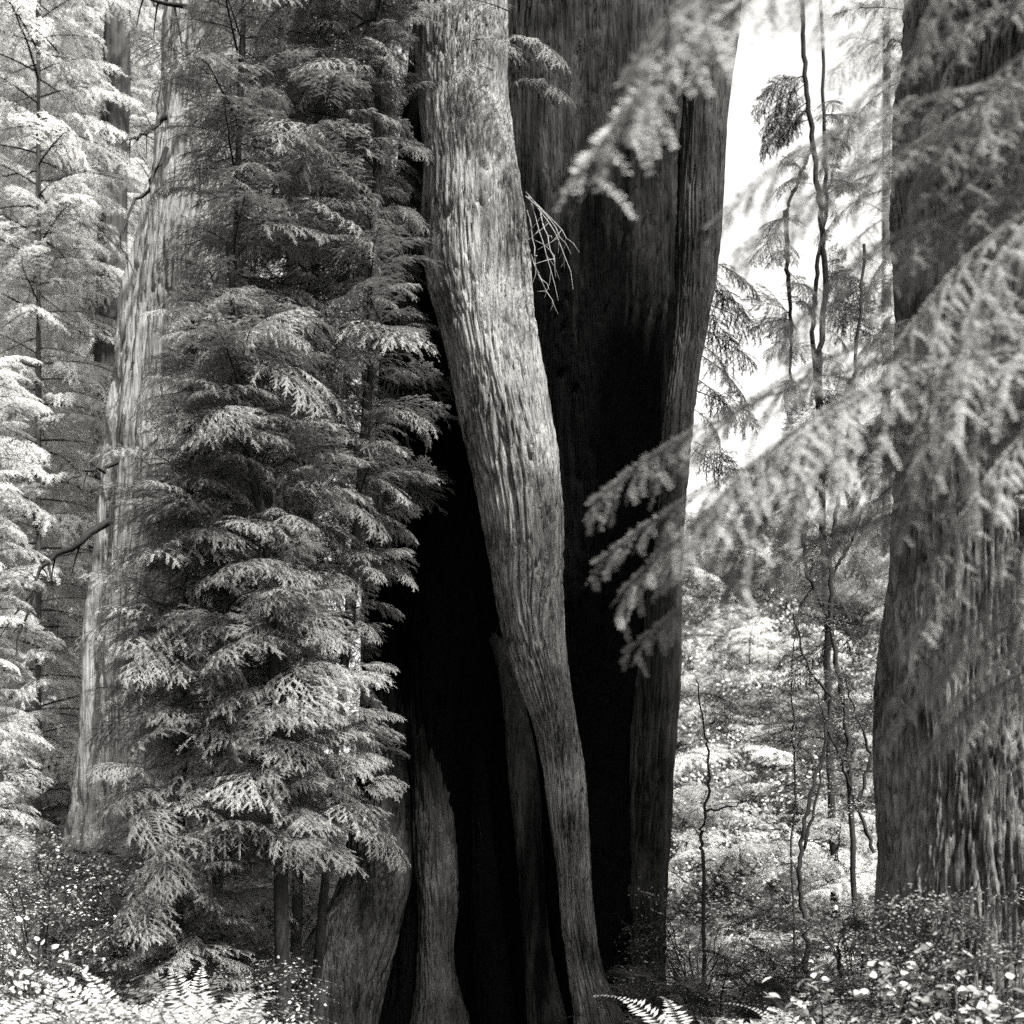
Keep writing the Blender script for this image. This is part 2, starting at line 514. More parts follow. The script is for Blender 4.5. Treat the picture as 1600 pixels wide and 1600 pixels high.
PLUME = [bough_mesh('bough_plume', 'leaf_near', 'twig_near', L=2.0, seed=190 + i, droop=.30, side=.22, side_droop=.45, n_side=34, n_twig=9, twig_len=.085, nl=.017, nw=.003, step=.0065, r0=.007, arch=.26, bare=.25, ang0=42, axis_leaf=1.2) for i in range(4)]
SLIM = [bough_mesh('bough_slim', 'leaf_near', 'twig_near', L=2.0, seed=195 + i, droop=.22, side=.13, side_droop=.5, n_side=30, n_twig=7, twig_len=.075, nl=.016, nw=.003, step=.007, r0=.006, arch=.2, bare=.25, ang0=42, axis_leaf=1.2) for i in range(3)]
DROOP = [bough_mesh('bough_hanging', 'leaf_near', 'twig_near', L=2.0, seed=180 + i, droop=.30, side=.30, side_droop=.6, n_side=30, n_twig=9, twig_len=.11, nl=.017, nw=.003, step=.007, r0=.009, arch=.22, ang0=55, axis_leaf=1.1) for i in range(5)]
SPRAY_DARK = [leafy_mesh('leafy_spray_dark', 'leaf_dark', 'twig', seed=240 + i, n=150, size=.045) for i in range(3)]
SPRAY = [leafy_mesh('leafy_spray', 'leaf_under', 'twig', seed=200 + i, n=150, size=.042) for i in range(4)]
SPRAY_PALE = [leafy_mesh('leafy_spray_pale', 'leaf_shrub', 'twig', seed=210 + i, n=150, size=.042) for i in range(4)]
FERN = [fern_mesh('fern_clump', 'leaf_under', seed=220 + i) for i in range(3)]
FERN_PALE = [fern_mesh('fern_clump_pale', 'leaf_fern', seed=230 + i) for i in range(3)]


def put_bough(parent, meshes, root, az, pitch, scale, roll=None, name='bough'):
    r = Euler((rng.normal(0, .28) if roll is None else roll, -pitch, az), 'XYZ')
    o = link(name, meshes[int(rng.integers(len(meshes)))], parent, root - np.array(parent.location), r, scale)
    return o


def aim_bough(parent, me, root, tip, L, roll=0., name='bough', tipz=-.12):
    """A bough of reference length L that reaches from its root to a tip."""
    v = np.asarray(tip) - np.asarray(root)
    ln = np.linalg.norm(v)
    az = math.atan2(v[1], v[0]); pitch = math.asin(v[2] / ln) - tipz
    return link(name, me, parent, np.asarray(root) - np.array(parent.location), Euler((roll, -pitch, az), 'XYZ'), ln / L)


# ================================================================== the giant redwood and its stems
base = np.array([0.2, 15.6, 0.0])
giant = thing('giant_redwood', 'huge fire-blackened redwood with a pale leaning stem, centre of the picture', 'tree', base)
main = Stem([(-900, 700, 1030), (-300, 672, 1052), (0, 655, 1080), (300, 622, 1066), (600, 592, 1052), (900, 572, 1034), (1200, 562, 1005), (1400, 545, 1000), (1600, 500, 1005), (1660, 470, 1010)], 16.3, .8)
link('trunk', main.mesh('trunk', M['bark_main'], base, furrow=.09, width=.10, length=3.0, seed=5, lumps=.08, du=.02, z_fine=12.6,
     flutes=[(268, 22, -.16, 9.5, 5.5), (300, 9, .09, 0, 6), (240, 8, .08, 8, 3), (215, 7, -.07, 9, 4), (328, 10, -.10, 9, 6)]), giant)['label'] = 'burnt black main trunk'
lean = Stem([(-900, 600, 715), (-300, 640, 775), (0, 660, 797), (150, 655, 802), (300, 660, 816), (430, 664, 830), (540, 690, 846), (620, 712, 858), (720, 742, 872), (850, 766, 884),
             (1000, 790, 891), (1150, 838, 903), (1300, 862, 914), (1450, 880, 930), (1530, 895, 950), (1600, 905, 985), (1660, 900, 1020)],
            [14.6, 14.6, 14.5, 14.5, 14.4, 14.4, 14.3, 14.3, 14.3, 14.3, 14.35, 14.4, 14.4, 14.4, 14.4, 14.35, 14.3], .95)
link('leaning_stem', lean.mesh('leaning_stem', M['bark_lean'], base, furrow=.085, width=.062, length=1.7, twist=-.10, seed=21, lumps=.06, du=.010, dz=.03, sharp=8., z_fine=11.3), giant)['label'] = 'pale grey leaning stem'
side = Stem([(-900, 1120, 1230), (-300, 1090, 1180), (0, 1066, 1160), (150, 1058, 1142), (300, 1053, 1131), (420, 1048, 1118), (600, 1040, 1092), (750, 1015, 1077), (900, 993, 1070), (1000, 982, 1065), (1150, 972, 1056), (1350, 965, 1046), (1500, 962, 1044), (1600, 958, 1047), (1660, 950, 1052)], 16.0, .95)
link('side_stem', side.mesh('side_stem', M['bark_side'], base, furrow=.07, width=.075, length=3.0, seed=33, lumps=.03, du=.013, z_fine=12.5), giant)['label'] = 'slim dark brown side stem'
ridge = Stem([(880, 742, 752), (960, 752, 780), (1050, 776, 812), (1200, 796, 836), (1400, 808, 856), (1520, 816, 872), (1600, 824, 890), (1660, 826, 900)], [15.6, 15.3, 15.0, 14.8, 14.65, 14.6, 14.55, 14.5], .9)
link('root_ridge', ridge.mesh('root_ridge', M['bark_side'], base, furrow=.03, width=.07, length=.6, seed=41, lumps=.04, du=.012, dz=.03), giant)
lobe_a = Stem([(760, 590, 625), (850, 574, 650), (1000, 566, 655), (1150, 562, 655), (1300, 536, 652), (1400, 512, 640), (1480, 466, 622), (1560, 422, 606), (1600, 402, 600), (1660, 380, 600)], [16.4, 16.1, 15.8, 15.5, 15.3, 15.2, 15.15, 15.1, 15.1, 15.1], .9)
link('root_flare', lobe_a.mesh('root_flare', M['bark_root'], base, furrow=.075, width=.08, length=2.4, seed=51, lumps=.06, du=.013, dz=.03), giant)
lobe_b = Stem([(800, 640, 670), (900, 628, 692), (1100, 630, 702), (1300, 640, 716), (1400, 652, 718), (1500, 648, 712), (1600, 638, 735), (1660, 630, 740)], [16.2, 15.8, 15.4, 15.15, 15.0, 14.95, 14.9, 14.9], .9)
link('root_flare', lobe_b.mesh('root_flare', M['bark_root'], base, furrow=.075, width=.08, length=2.4, seed=57, lumps=.06, du=.013, dz=.03), giant)
lobe_c = Stem([(1150, 735, 755), (1300, 732, 772), (1450, 730, 792), (1600, 735, 812), (1660, 735, 820)], 14.9, .9)
link('root_flare', lobe_c.mesh('root_flare', M['bark_main'], base, furrow=.05, width=.10, length=1.0, seed=59, lumps=.06, du=.014, dz=.03), giant)

# dead twigs hanging from the right side of the leaning stem
for k, (a, b, c) in enumerate([((822, 300), (870, 350), (905, 392)), ((826, 306), (850, 370), (872, 470)), ((828, 315), (872, 345), (897, 450)), ((824, 330), (838, 390), (842, 440)),
                               ((830, 400), (850, 450), (872, 490)), ((822, 308), (862, 338), (890, 395)), ((845, 332), (860, 380), (869, 432))]):
    d = 14.1 - .05 * k
    pts = np.stack([at(*a, d + .15), at(*b, d - .1), at(*c, d)])
    t = np.linspace(0, 1, 9); pl = np.stack([(1-t)**2*pts[0][i] + 2*t*(1-t)*pts[1][i] + t*t*pts[2][i] for i in range(3)], 1)
    pl += rng.normal(0, .008, pl.shape)
    mb = MB(); mb.add(*tube(pl - base, np.linspace(.009, .003, 9), 5))
    for j in (3, 5, 6):
        q = pl[j] + rng.normal(0, .12, 3) * [1, .6, .6] + [.03, 0, -.12]
        mb.add(*tube(np.stack([pl[j], (pl[j] + q) / 2 + [.02, 0, .01], q]) - base, [.005, .004, .002], 4))
    link('dead_twig', mb.mesh('dead_twig', [M['twig_pale']], True), giant)
# small live sprays on the leaning stem
for (px, py, tx, ty) in [(800, 20, 700, 15), (735, 65, 800, 85), (770, 110, 705, 118), (800, 60, 870, 95), (810, 130, 880, 150), (700, 10, 640, 40)]:
    aim_bough(giant, FAN[int(rng.integers(7))], at(px, py, 14.1), at(tx, ty, 13.6), 1.6)


# ================================================================== young redwoods in front of the giant, to its left
def young_tree(name, label, stem_rows, d, left, right, depth, mats, bark, z0, z1, step, L, pitch=(-.15, .38), group=None, du=.03, max_n=290, cat='tree', gap=0., curtain=False):
    st = Stem(stem_rows, d, 1.0)
    zb = float(ground_z(st.ev('x', 0.), d))
    origin = np.array([float(st.ev('x', zb)), d, zb])
    th = thing(name, label, cat, origin, group)
    link('trunk', st.mesh('trunk', M[bark], origin, furrow=.012 * max(1, float(np.median(st.r)) / .12), width=.05 * max(1, float(np.median(st.r)) / .15), length=.5, seed=int(d * 7), lumps=.02, du=du, dz=.12), th)
    left, right = np.array(left, float), np.array(right, float)
    z, k, n = z0, 0, 0
    az = rng.random() * 6.28
    while z < z1 and n < max_n:
        az += 2.39996 + rng.normal(0, .25)
        if gap and perlin(np.array([[z * .9, d, 3.3]]), 77)[0] > gap:
            z += step; continue
        py = HORIZON - (z - CAMZ) * FPX / d
        c0 = st.centre(z)
        xl = (np.interp(py, left[:, 0], left[:, 1]) - 800) * d / FPX
        xr = (np.interp(py, right[:, 0], right[:, 1]) - 800) * d / FPX
        ca, sa = math.cos(az), math.sin(az)
        lx = max(.15, (xr - c0[0]) if ca > 0 else (c0[0] - xl))
        ln = 1 / math.sqrt((ca / lx) ** 2 + (sa / depth) ** 2) * (.6 + .55 * rng.random())
        root = c0 + np.array([0, 0, .1 * ln])
        put_bough(th, mats, root, az + rng.normal(0, .1), rng.uniform(*pitch), ln / L)
        if curtain and n < max_n:
            off = rng.uniform(.3, .7) * ln
            sx = root + np.array([ca * off, sa * off, rng.uniform(-.25, .15)])
            put_bough(th, mats, sx, az + rng.normal(0, .9), rng.uniform(-.6, .3), max(.45, ln * rng.uniform(.4, .75)) / L, rng.normal(0, .5)); n += 1
        z += step * (.6 + .8 * rng.random()); n += 1
    return th, st


young_tree('young_redwood', 'slender young redwood whose leafy boughs brush the giant trunk', [(-700, 612, 620), (0, 586, 598), (400, 578, 594), (800, 552, 570), (1200, 516, 530), (1600, 482, 496)], 14.1,
           [(-600, 470), (0, 430), (600, 430), (1000, 400), (1400, 380), (1600, 400)],
           [(-600, 660), (0, 655), (200, 645), (400, 628), (600, 690), (780, 676), (900, 612), (1000, 575), (1100, 606), (1280, 590), (1350, 535), (1420, 520), (1480, 470), (1600, 440)],
           1.5, FAN, 'twig', 1.8, 11.6, .072, 1.6, curtain=True)
young_tree('young_redwood', 'densely leafy young redwood in front of the pale left trunk', [(-700, 397, 403), (0, 376, 386), (500, 357, 369), (1000, 341, 356), (1600, 327, 345)], 13.6,
           [(-600, 340), (0, 320), (100, 285), (300, 270), (550, 250), (700, 215), (900, 175), (1100, 170), (1300, 185), (1450, 240), (1600, 280)],
           [(-600, 480), (0, 500), (600, 530), (1000, 520), (1300, 470), (1600, 440)],
           1.5, FAN, 'twig', .5, 11.4, .072, 1.6, curtain=True)
young_tree('young_redwood', 'short young redwood with a thin bent dark stem among the sprays', [(380, 352, 362), (520, 364, 376), (680, 376, 390), (830, 405, 422), (1100, 420, 440), (1600, 430, 456)], 12.9,
           [(350, 310), (600, 260), (900, 210), (1200, 210), (1450, 260), (1600, 310)],
           [(350, 430), (600, 560), (900, 560), (1100, 575), (1300, 540), (1420, 470), (1500, 420), (1600, 400)],
           1.2, FAN, 'twig', 1.75, 7.0, .05, 1.6, curtain=True)


young_tree('young_redwood', 'tall young redwood with dark fine foliage beside the top of the leaning stem', [(-700, 520, 528), (0, 500, 512), (600, 480, 494), (1200, 462, 478), (1600, 450, 470)], 15.0,
           [(-600, 400), (0, 330), (500, 300), (1000, 330), (1600, 380)], [(-600, 640), (0, 648), (400, 620), (700, 600), (1000, 560), (1600, 520)],
           1.5, FAN, 'twig', 2.0, 12.2, .07, 1.6, curtain=True)


young_tree('young_redwood', 'young redwood whose left sprays cross the pale trunk, lowest of the leafy curtain', [(500, 298, 304), (900, 286, 296), (1300, 276, 290), (1600, 268, 286)], 13.0,
           [(450, 270), (700, 225), (900, 185), (1150, 178), (1350, 195), (1600, 260)], [(450, 340), (700, 400), (1000, 430), (1300, 420), (1600, 380)],
           1.2, FAN, 'twig', .6, 6.6, .05, 1.6, curtain=True)


# ================================================================== left: pale redwood and trees beyond
left_base = at(185, 1430, 20.0); left_base[2] = 1.0
lt = thing('tall_redwood', 'pale grey fluted redwood trunk leaning slightly right, behind the young redwoods', 'tree', left_base)
ls = Stem([(-700, 330, 440), (-200, 282, 412), (0, 262, 398), (150, 252, 385), (300, 226, 372), (500, 192, 355), (700, 172, 340), (900, 152, 325), (1100, 130, 318), (1280, 112, 315), (1400, 95, 330), (1500, 80, 345)], 20.0, .9)
link('trunk', ls.mesh('trunk', M['bark_left'], left_base, furrow=.15, width=.15, length=6.0, seed=71, lumps=.07, du=.022, dz=.05, z_fine=15.5,
     flutes=[(225, 9, -.12, 20, 8), (250, 7, -.10, 14, 5), (205, 8, .10, 14, 4), (285, 8, -.1, 10, 3)]), lt)
for pts, r in [([(345, 6), (300, 12), (255, 4), (200, -12)], .05), ([(262, 182), (230, 205), (190, 228)], .035), ([(255, 235), (238, 290), (205, 320), (188, 380), (215, 430)], .03),
               ([(178, 812), (120, 850), (68, 880), (45, 940), (25, 1020)], .05), ([(72, 872), (85, 930), (100, 985)], .02), ([(180, 722), (140, 735), (100, 760)], .03)]:
    p3 = np.stack([at(px, py, 18.9 - .25 * i) for i, (px, py) in enumerate(pts)])
    t = np.linspace(0, 1, 14); x = np.linspace(0, 1, len(p3))
    pl = np.stack([np.interp(t, x, p3[:, i]) for i in range(3)], 1) + rng.normal(0, .025, (14, 3))
    mb = MB(); mb.add(*tube(pl - left_base, r * (1.15 - t), 5))
    for j in range(3, 13, 2):
        q = pl[j] + rng.normal(0, .18, 3) + [-.08, 0, -.25]
        mb.add(*tube(np.stack([pl[j], (pl[j] + q) / 2 + [0, 0, .04], q]) - left_base, [r * .3, r * .22, r * .1], 4))
    link('dead_branch', mb.mesh('dead_branch', [M['twig']], True), lt)
for k in range(12):
    z = 3 + k * 1.1
    c0 = ls.centre(z)
    a = rng.uniform(-1.3, -.1)
    put_bough(lt, FAN_MID, c0 + np.array([math.cos(a), math.sin(a), 0]) * .6, a, rng.uniform(-.1, .25), rng.uniform(.25, .5))


def far_tree(label, px, d, half, bark, mats, L, wpx=40, ztop=None, step=.32, name='redwood', group=None, z0=None, lean=0, gap=0., n=280):
    zt = (CAMZ + (HORIZON + 250) * d / FPX) if ztop is None else ztop
    pyt = HORIZON - (zt - CAMZ) * FPX / d
    rows = [(pyt, px + lean - wpx * .3, px + lean + wpx * .3), ((pyt + 1400) / 2, px + lean * .5 - wpx * .42, px + lean * .5 + wpx * .42), (1500, px - wpx * .5, px + wpx * .5)]
    hw = half * FPX / d
    zb = float(ground_z((px - 800) * d / FPX, d))
    return young_tree(name, label, rows, d, [(pyt, px + lean - hw * .6), (1500, px - hw)], [(pyt, px + lean + hw * .6), (1500, px + hw)], half, mats, bark,
                      zb + .6 if z0 is None else z0, zt, step, L, (-.15, .2), group, du=.06, gap=gap, max_n=n)


far_tree('far redwood with a dark streaked trunk, left of the pale leaning trunk', 152, 26, 2.0, 'bark_streaked', FAN_PALE, 2.6, 60, lean=38, step=.6, gap=.1)
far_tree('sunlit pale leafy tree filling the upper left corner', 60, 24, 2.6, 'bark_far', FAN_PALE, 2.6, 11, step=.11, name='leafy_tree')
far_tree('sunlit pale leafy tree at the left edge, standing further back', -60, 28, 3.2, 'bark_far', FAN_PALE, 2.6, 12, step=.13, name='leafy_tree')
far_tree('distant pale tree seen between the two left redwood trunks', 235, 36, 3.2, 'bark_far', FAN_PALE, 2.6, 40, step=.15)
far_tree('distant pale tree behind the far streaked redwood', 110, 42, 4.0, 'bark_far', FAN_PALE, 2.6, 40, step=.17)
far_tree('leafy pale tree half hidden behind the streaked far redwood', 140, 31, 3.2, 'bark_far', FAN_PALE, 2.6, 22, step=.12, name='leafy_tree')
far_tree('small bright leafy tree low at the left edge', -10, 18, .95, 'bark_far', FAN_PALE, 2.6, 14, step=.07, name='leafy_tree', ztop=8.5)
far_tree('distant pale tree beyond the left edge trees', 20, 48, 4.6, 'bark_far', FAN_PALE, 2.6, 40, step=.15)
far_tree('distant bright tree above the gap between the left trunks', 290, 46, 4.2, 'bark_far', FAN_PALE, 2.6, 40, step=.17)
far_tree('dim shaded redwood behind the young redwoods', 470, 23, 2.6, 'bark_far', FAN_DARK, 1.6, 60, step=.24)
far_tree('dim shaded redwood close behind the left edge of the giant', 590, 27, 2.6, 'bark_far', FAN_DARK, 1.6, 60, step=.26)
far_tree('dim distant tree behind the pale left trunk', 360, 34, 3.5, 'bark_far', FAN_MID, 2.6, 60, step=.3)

# ================================================================== right: furrowed fir, slender trees, hanging boughs
fir_base = at(1545, 1600, 12.0); fir_base[2] = 0
fir = thing('fir_tree', 'broad deeply furrowed fir trunk at the right edge behind hanging boughs', 'tree', fir_base)
fs = Stem([(-900, 1430, 1690), (-300, 1415, 1700), (0, 1410, 1705), (400, 1402, 1712), (800, 1392, 1720), (1200, 1374, 1732), (1450, 1364, 1745), (1600, 1352, 1760), (1800, 1320, 1790)], 12.0, .95)
link('trunk', fs.mesh('trunk', M['bark_fir'], fir_base, furrow=.15, width=.09, length=1.2, seed=81, lumps=.05, du=.014, dz=.022, z_fine=9.5), fir)

for k in range(34):      # small sprays on the face of the trunk
    z = rng.uniform(3.8, 9.2); a = rng.uniform(3.3, 5.2)
    c0 = fs.centre(z) + np.array([math.cos(a), math.sin(a), 0]) * .95
    put_bough(fir, PLUME, c0, a + rng.normal(0, .7), rng.uniform(-1.0, .1), rng.uniform(.25, .55), rng.normal(0, .6))
for k in range(56):      # unseen crown boughs above the picture, added to shade the lower leaning stem
    z = rng.uniform(9.8, 13.0); a = rng.uniform(4.25, 5.6)
    put_bough(fir, FAN_MID, fs.centre(z), a, rng.uniform(-.1, .15), rng.uniform(.9, 1.35))


def slender(label, d, lines, targets, r, mats, L=1.6, times=1):
    p0 = at(*lines[0][0], d)
    b = np.array([p0[0] + .1, d, float(ground_z(p0[0] + .1, d)) - .05])
    th = thing('slender_tree', label, 'tree', b)
    allp = []
    for li, pts in enumerate(lines):
        p3 = np.stack(([b] if li == 0 else []) + [at(px, py, d + .12 * li) for px, py in pts])
        x = np.linspace(0, 1, len(p3)); t = np.linspace(0, 1, 7 * len(p3))
        pl = np.stack([np.interp(t, x, p3[:, i]) for i in range(3)], 1) + rng.normal(0, .012, (len(t), 3))
        mb = MB(); mb.add(*tube(pl - b, r * (1 if li == 0 else .7) * (1.1 - .55 * t), 6))
        link('trunk' if li == 0 else 'limb', mb.mesh('trunk', [M['twig']], True), th)
        allp.append(pl)
    allp = np.concatenate(allp)
    for (tx, ty) in targets * times:
        tip = at(tx + rng.normal(0, 14), ty + rng.normal(0, 14), d + rng.normal(0, .35))
        q = tip + [0, 0, .35]
        root = allp[np.argmin(np.linalg.norm((allp - q) * [1, .3, 1.2], axis=1))]
        if np.linalg.norm(tip - root) < .35:
            tip = tip + np.array([rng.choice([-1, 1]) * .45, 0, -.25])
        aim_bough(th, mats[int(rng.integers(len(mats)))], root, tip, L, rng.normal(0, .6))
    return th


slender('slender forked tree with dark drooping sprays against the white sky', 20.0,
        [[(1296, 1180), (1292, 980), (1284, 760), (1279, 600), (1290, 450), (1283, 330), (1270, 225), (1258, 120), (1252, 0), (1244, -200)],
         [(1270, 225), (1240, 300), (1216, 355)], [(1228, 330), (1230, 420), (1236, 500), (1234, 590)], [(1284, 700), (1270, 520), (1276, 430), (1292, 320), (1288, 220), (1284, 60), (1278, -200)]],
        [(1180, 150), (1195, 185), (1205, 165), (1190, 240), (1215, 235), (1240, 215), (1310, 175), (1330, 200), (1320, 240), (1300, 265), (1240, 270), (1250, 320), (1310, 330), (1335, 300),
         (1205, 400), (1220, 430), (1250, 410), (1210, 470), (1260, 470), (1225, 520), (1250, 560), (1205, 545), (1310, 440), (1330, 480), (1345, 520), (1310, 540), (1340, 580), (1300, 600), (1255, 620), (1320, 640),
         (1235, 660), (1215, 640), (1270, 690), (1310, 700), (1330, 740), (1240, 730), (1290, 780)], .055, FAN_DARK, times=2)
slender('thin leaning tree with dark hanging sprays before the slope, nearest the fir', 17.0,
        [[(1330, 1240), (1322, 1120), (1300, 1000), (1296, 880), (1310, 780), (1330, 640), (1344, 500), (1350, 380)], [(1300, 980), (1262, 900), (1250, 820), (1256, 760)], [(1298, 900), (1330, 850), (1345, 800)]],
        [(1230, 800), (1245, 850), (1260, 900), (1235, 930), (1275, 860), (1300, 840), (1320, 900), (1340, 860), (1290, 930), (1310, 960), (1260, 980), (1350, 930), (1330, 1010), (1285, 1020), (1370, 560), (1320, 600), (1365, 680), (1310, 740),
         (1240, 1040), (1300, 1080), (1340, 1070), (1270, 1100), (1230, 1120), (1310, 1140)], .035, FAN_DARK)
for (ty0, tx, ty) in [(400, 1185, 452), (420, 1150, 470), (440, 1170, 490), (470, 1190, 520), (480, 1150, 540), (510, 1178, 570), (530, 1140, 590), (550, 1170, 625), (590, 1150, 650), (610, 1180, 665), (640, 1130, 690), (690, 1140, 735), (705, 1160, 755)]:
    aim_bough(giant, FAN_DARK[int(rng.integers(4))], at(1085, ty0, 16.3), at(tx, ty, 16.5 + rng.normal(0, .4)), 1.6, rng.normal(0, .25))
far_tree('pale hazy tree standing high on the slope', 1385, 44, 3.0, 'bark_far', FAN_PALE, 2.6, 18, step=.22, name='hillside_tree', gap=.1)
far_tree('tall pale tree on the slope behind the fir trunk', 1500, 34, 3.4, 'bark_far', FAN_PALE, 2.6, 30, step=.2, name='hillside_tree')

near_base = np.array([3.55, 6.6, 0.0])
near = thing('hemlock_tree', 'near hemlock outside the right edge, its blurred feathery boughs reaching in', 'tree', near_base)
ns = Stem([(-1500, 1890, 2010), (0, 1885, 2015), (900, 1875, 2025), (1700, 1860, 2040), (2000, 1840, 2060)], 6.6, 1.0)
link('trunk', ns.mesh('trunk', M['bark_fir'], near_base, furrow=.03, width=.07, length=.3, seed=91, lumps=.03, du=.03, dz=.06), near)
HB = [  # (tip px, tip py, tip distance, root py, meshes, index)
    (890, 845, 6.0, 590, SLIM, 0), (912, 915, 6.1, 700, SLIM, 1), (932, 955, 6.3, 720, PLUME, 2), (958, 1055, 6.4, 820, SLIM, 2), (1060, 735, 6.2, 520, SLIM, 1),
    (905, 335, 4.7, -60, SLIM, 2), (925, 252, 4.8, -170, SLIM, 0), (1100, 385, 5.6, 180, SLIM, 1), (1112, 455, 5.7, 260, SLIM, 0), 
    (1010, 860, 6.2, 620, PLUME, 3), (1180, 560, 6.0, 360, PLUME, 0), (1290, 240, 6.0, 0, SLIM, 1), (1130, 880, 6.3, 620, DROOP, 1), (1060, 860, 6.0, 600, DROOP, 3),
    (1220, 800, 6.6, 540, DROOP, 4), (1270, 890, 6.8, 610, DROOP, 0), (1400, 560, 6.0, 300, DROOP, 2), (1420, 420, 6.4, 160, DROOP, 3), (1350, 480, 6.8, 260, PLUME, 1), (1320, 330, 6.7, 100, SLIM, 2),
    (1420, 300, 6.1, 40, DROOP, 0), (1420, 60, 6.0, -200, DROOP, 4), (1340, 740, 6.5, 480, DROOP, 2), (1440, 900, 6.4, 640, DROOP, 1), (1440, 700, 6.7, 440, DROOP, 3),
    (1480, 1010, 6.9, 780, DROOP, 0), (1480, 560, 5.7, 280, DROOP, 0), (1380, -40, 6.3, -300, DROOP, 3), (1380, 640, 7.2, 420, DROOP, 4), (1500, 240, 6.6, 0, DROOP, 2), (1520, 400, 6.3, 180, DROOP, 1),
    (1510, 820, 6.1, 560, DROOP, 2), (1390, 1090, 7.4, 900, DROOP, 3), (1450, 1130, 7.6, 960, DROOP, 1),
    (1372, 1150, 7.0, 940, PLUME, 1), (1420, 1190, 7.2, 1010, PLUME, 2), (1455, 1070, 6.8, 870, DROOP, 2), (1495, 1170, 7.0, 1000, DROOP, 4), (1530, 1250, 7.2, 1090, DROOP, 0), (1400, 1020, 6.6, 800, DROOP, 2)]
for (tx, ty, td, ry, ms_, k) in HB:
    zr = CAMZ + (HORIZON - ry) * 6.6 / FPX
    aim_bough(near, ms_[k], ns.centre(zr), at(tx, ty, td), 2.0, rng.normal(0, .15), tipz=-.05 if ms_ is not DROOP else -.10)


# ------------------------------------------------------------------ saplings and dark crooked stems on the right
def to_ground(p):
    x = p[0] + .06
    return np.array([x, p[1], float(ground_z(x, p[1])) - .05])


def crooked(label, lines, d, r, sprays=0, name='sapling', mats=SPRAY, mat='twig', size=.5):
    b = to_ground(at(*lines[0][0], d))
    th = thing(name, label, 'sapling', b)
    for li, pts in enumerate(lines):
        p3 = np.stack(([b] if li == 0 or pts[0][1] > lines[0][0][1] - 5 else []) + [at(px, py, d + .1 * li) for px, py in pts])
        x = np.linspace(0, 1, len(p3)); t = np.linspace(0, 1, 6 * len(p3))
        pl = np.stack([np.interp(t, x, p3[:, i]) for i in range(3)], 1) + rng.normal(0, .012, (len(t), 3))
        mb = MB(); mb.add(*tube(pl - b, r * (1 if li == 0 else .6) * (1.15 - .85 * t), 6))
        link('stem' if li == 0 else 'branch', mb.mesh('stem', [M[mat]], True), th)
        for k in range(sprays):
            j = int(rng.integers(len(pl) // 3, len(pl)))
            put_bough(th, mats, pl[j], rng.uniform(0, 6.28), rng.uniform(-.4, .2), size * (.6 + .7 * rng.random()), name='spray')
    return th


crooked('dark forked sapling standing alone before the bright slope', [[(1256, 1540), (1262, 1470), (1250, 1400), (1248, 1340), (1262, 1260), (1288, 1165), (1298, 1090), (1260, 1040), (1240, 960)],
        [(1250, 1345), (1275, 1250), (1292, 1170)], [(1365, 1330), (1340, 1260), (1318, 1200), (1295, 1140), (1270, 1070)], [(1345, 1250), (1362, 1180), (1335, 1110), (1320, 1060)]], 15.5, .035, 4, mats=SPRAY)
crooked('thin bare curved sapling close to the right side of the giant', [[(1097, 1330), (1096, 1300), (1108, 1230), (1104, 1160), (1096, 1110), (1088, 1060)], [(1104, 1268), (1150, 1258), (1190, 1238)]], 15.2, .022, 2, mats=SPRAY_PALE)
crooked('small dark branching sapling low on the slope left of the fir', [[(1310, 1480), (1322, 1440), (1345, 1400)], [(1316, 1475), (1340, 1450), (1365, 1425)]], 14.5, .018, 1)
crooked('straight thin sapling behind the forked sapling', [[(1236, 1330), (1242, 1240), (1240, 1160), (1236, 1060), (1246, 960)], [(1240, 1200), (1260, 1130)]], 17.5, .016, 5)


# ------------------------------------------------------------------ shrubs
def shrub(name, label, px, d, h, w, n, mats, cat='shrub', twigs=8, zb=None, twig='twig', sc=.6):
    x = (px - 800) * d / FPX
    b = np.array([x, d, float(ground_z(x, d)) if zb is None else zb])
    th = thing(name, label, cat, b)
    for k in range(twigs):
        a = rng.uniform(0, 6.28); q = np.array([math.cos(a) * w * .6, math.sin(a) * w * .5, h * rng.uniform(.6, 1)])
        t = np.linspace(0, 1, 8)[:, None]
        pl = q * np.concatenate([t ** 1.3, t ** 1.3, t ** .8], 1) + rng.normal(0, .015, (8, 3))
        mb = MB(); mb.add(*tube(pl, np.linspace(.014, .004, 8), 5))
        link('stem', mb.mesh('stem', [M[twig]], True), th)
    for k in range(n):
        a = rng.uniform(0, 6.28); rr = math.sqrt(rng.random())
        p = b + np.array([math.cos(a) * w * rr * .7, math.sin(a) * w * rr * .6, h * rng.uniform(.15, .85)])
        put_bough(th, mats, p, a + rng.normal(0, .5), rng.uniform(-.25, .4), sc * (.6 + .7 * rng.random()), name='spray')
    return th


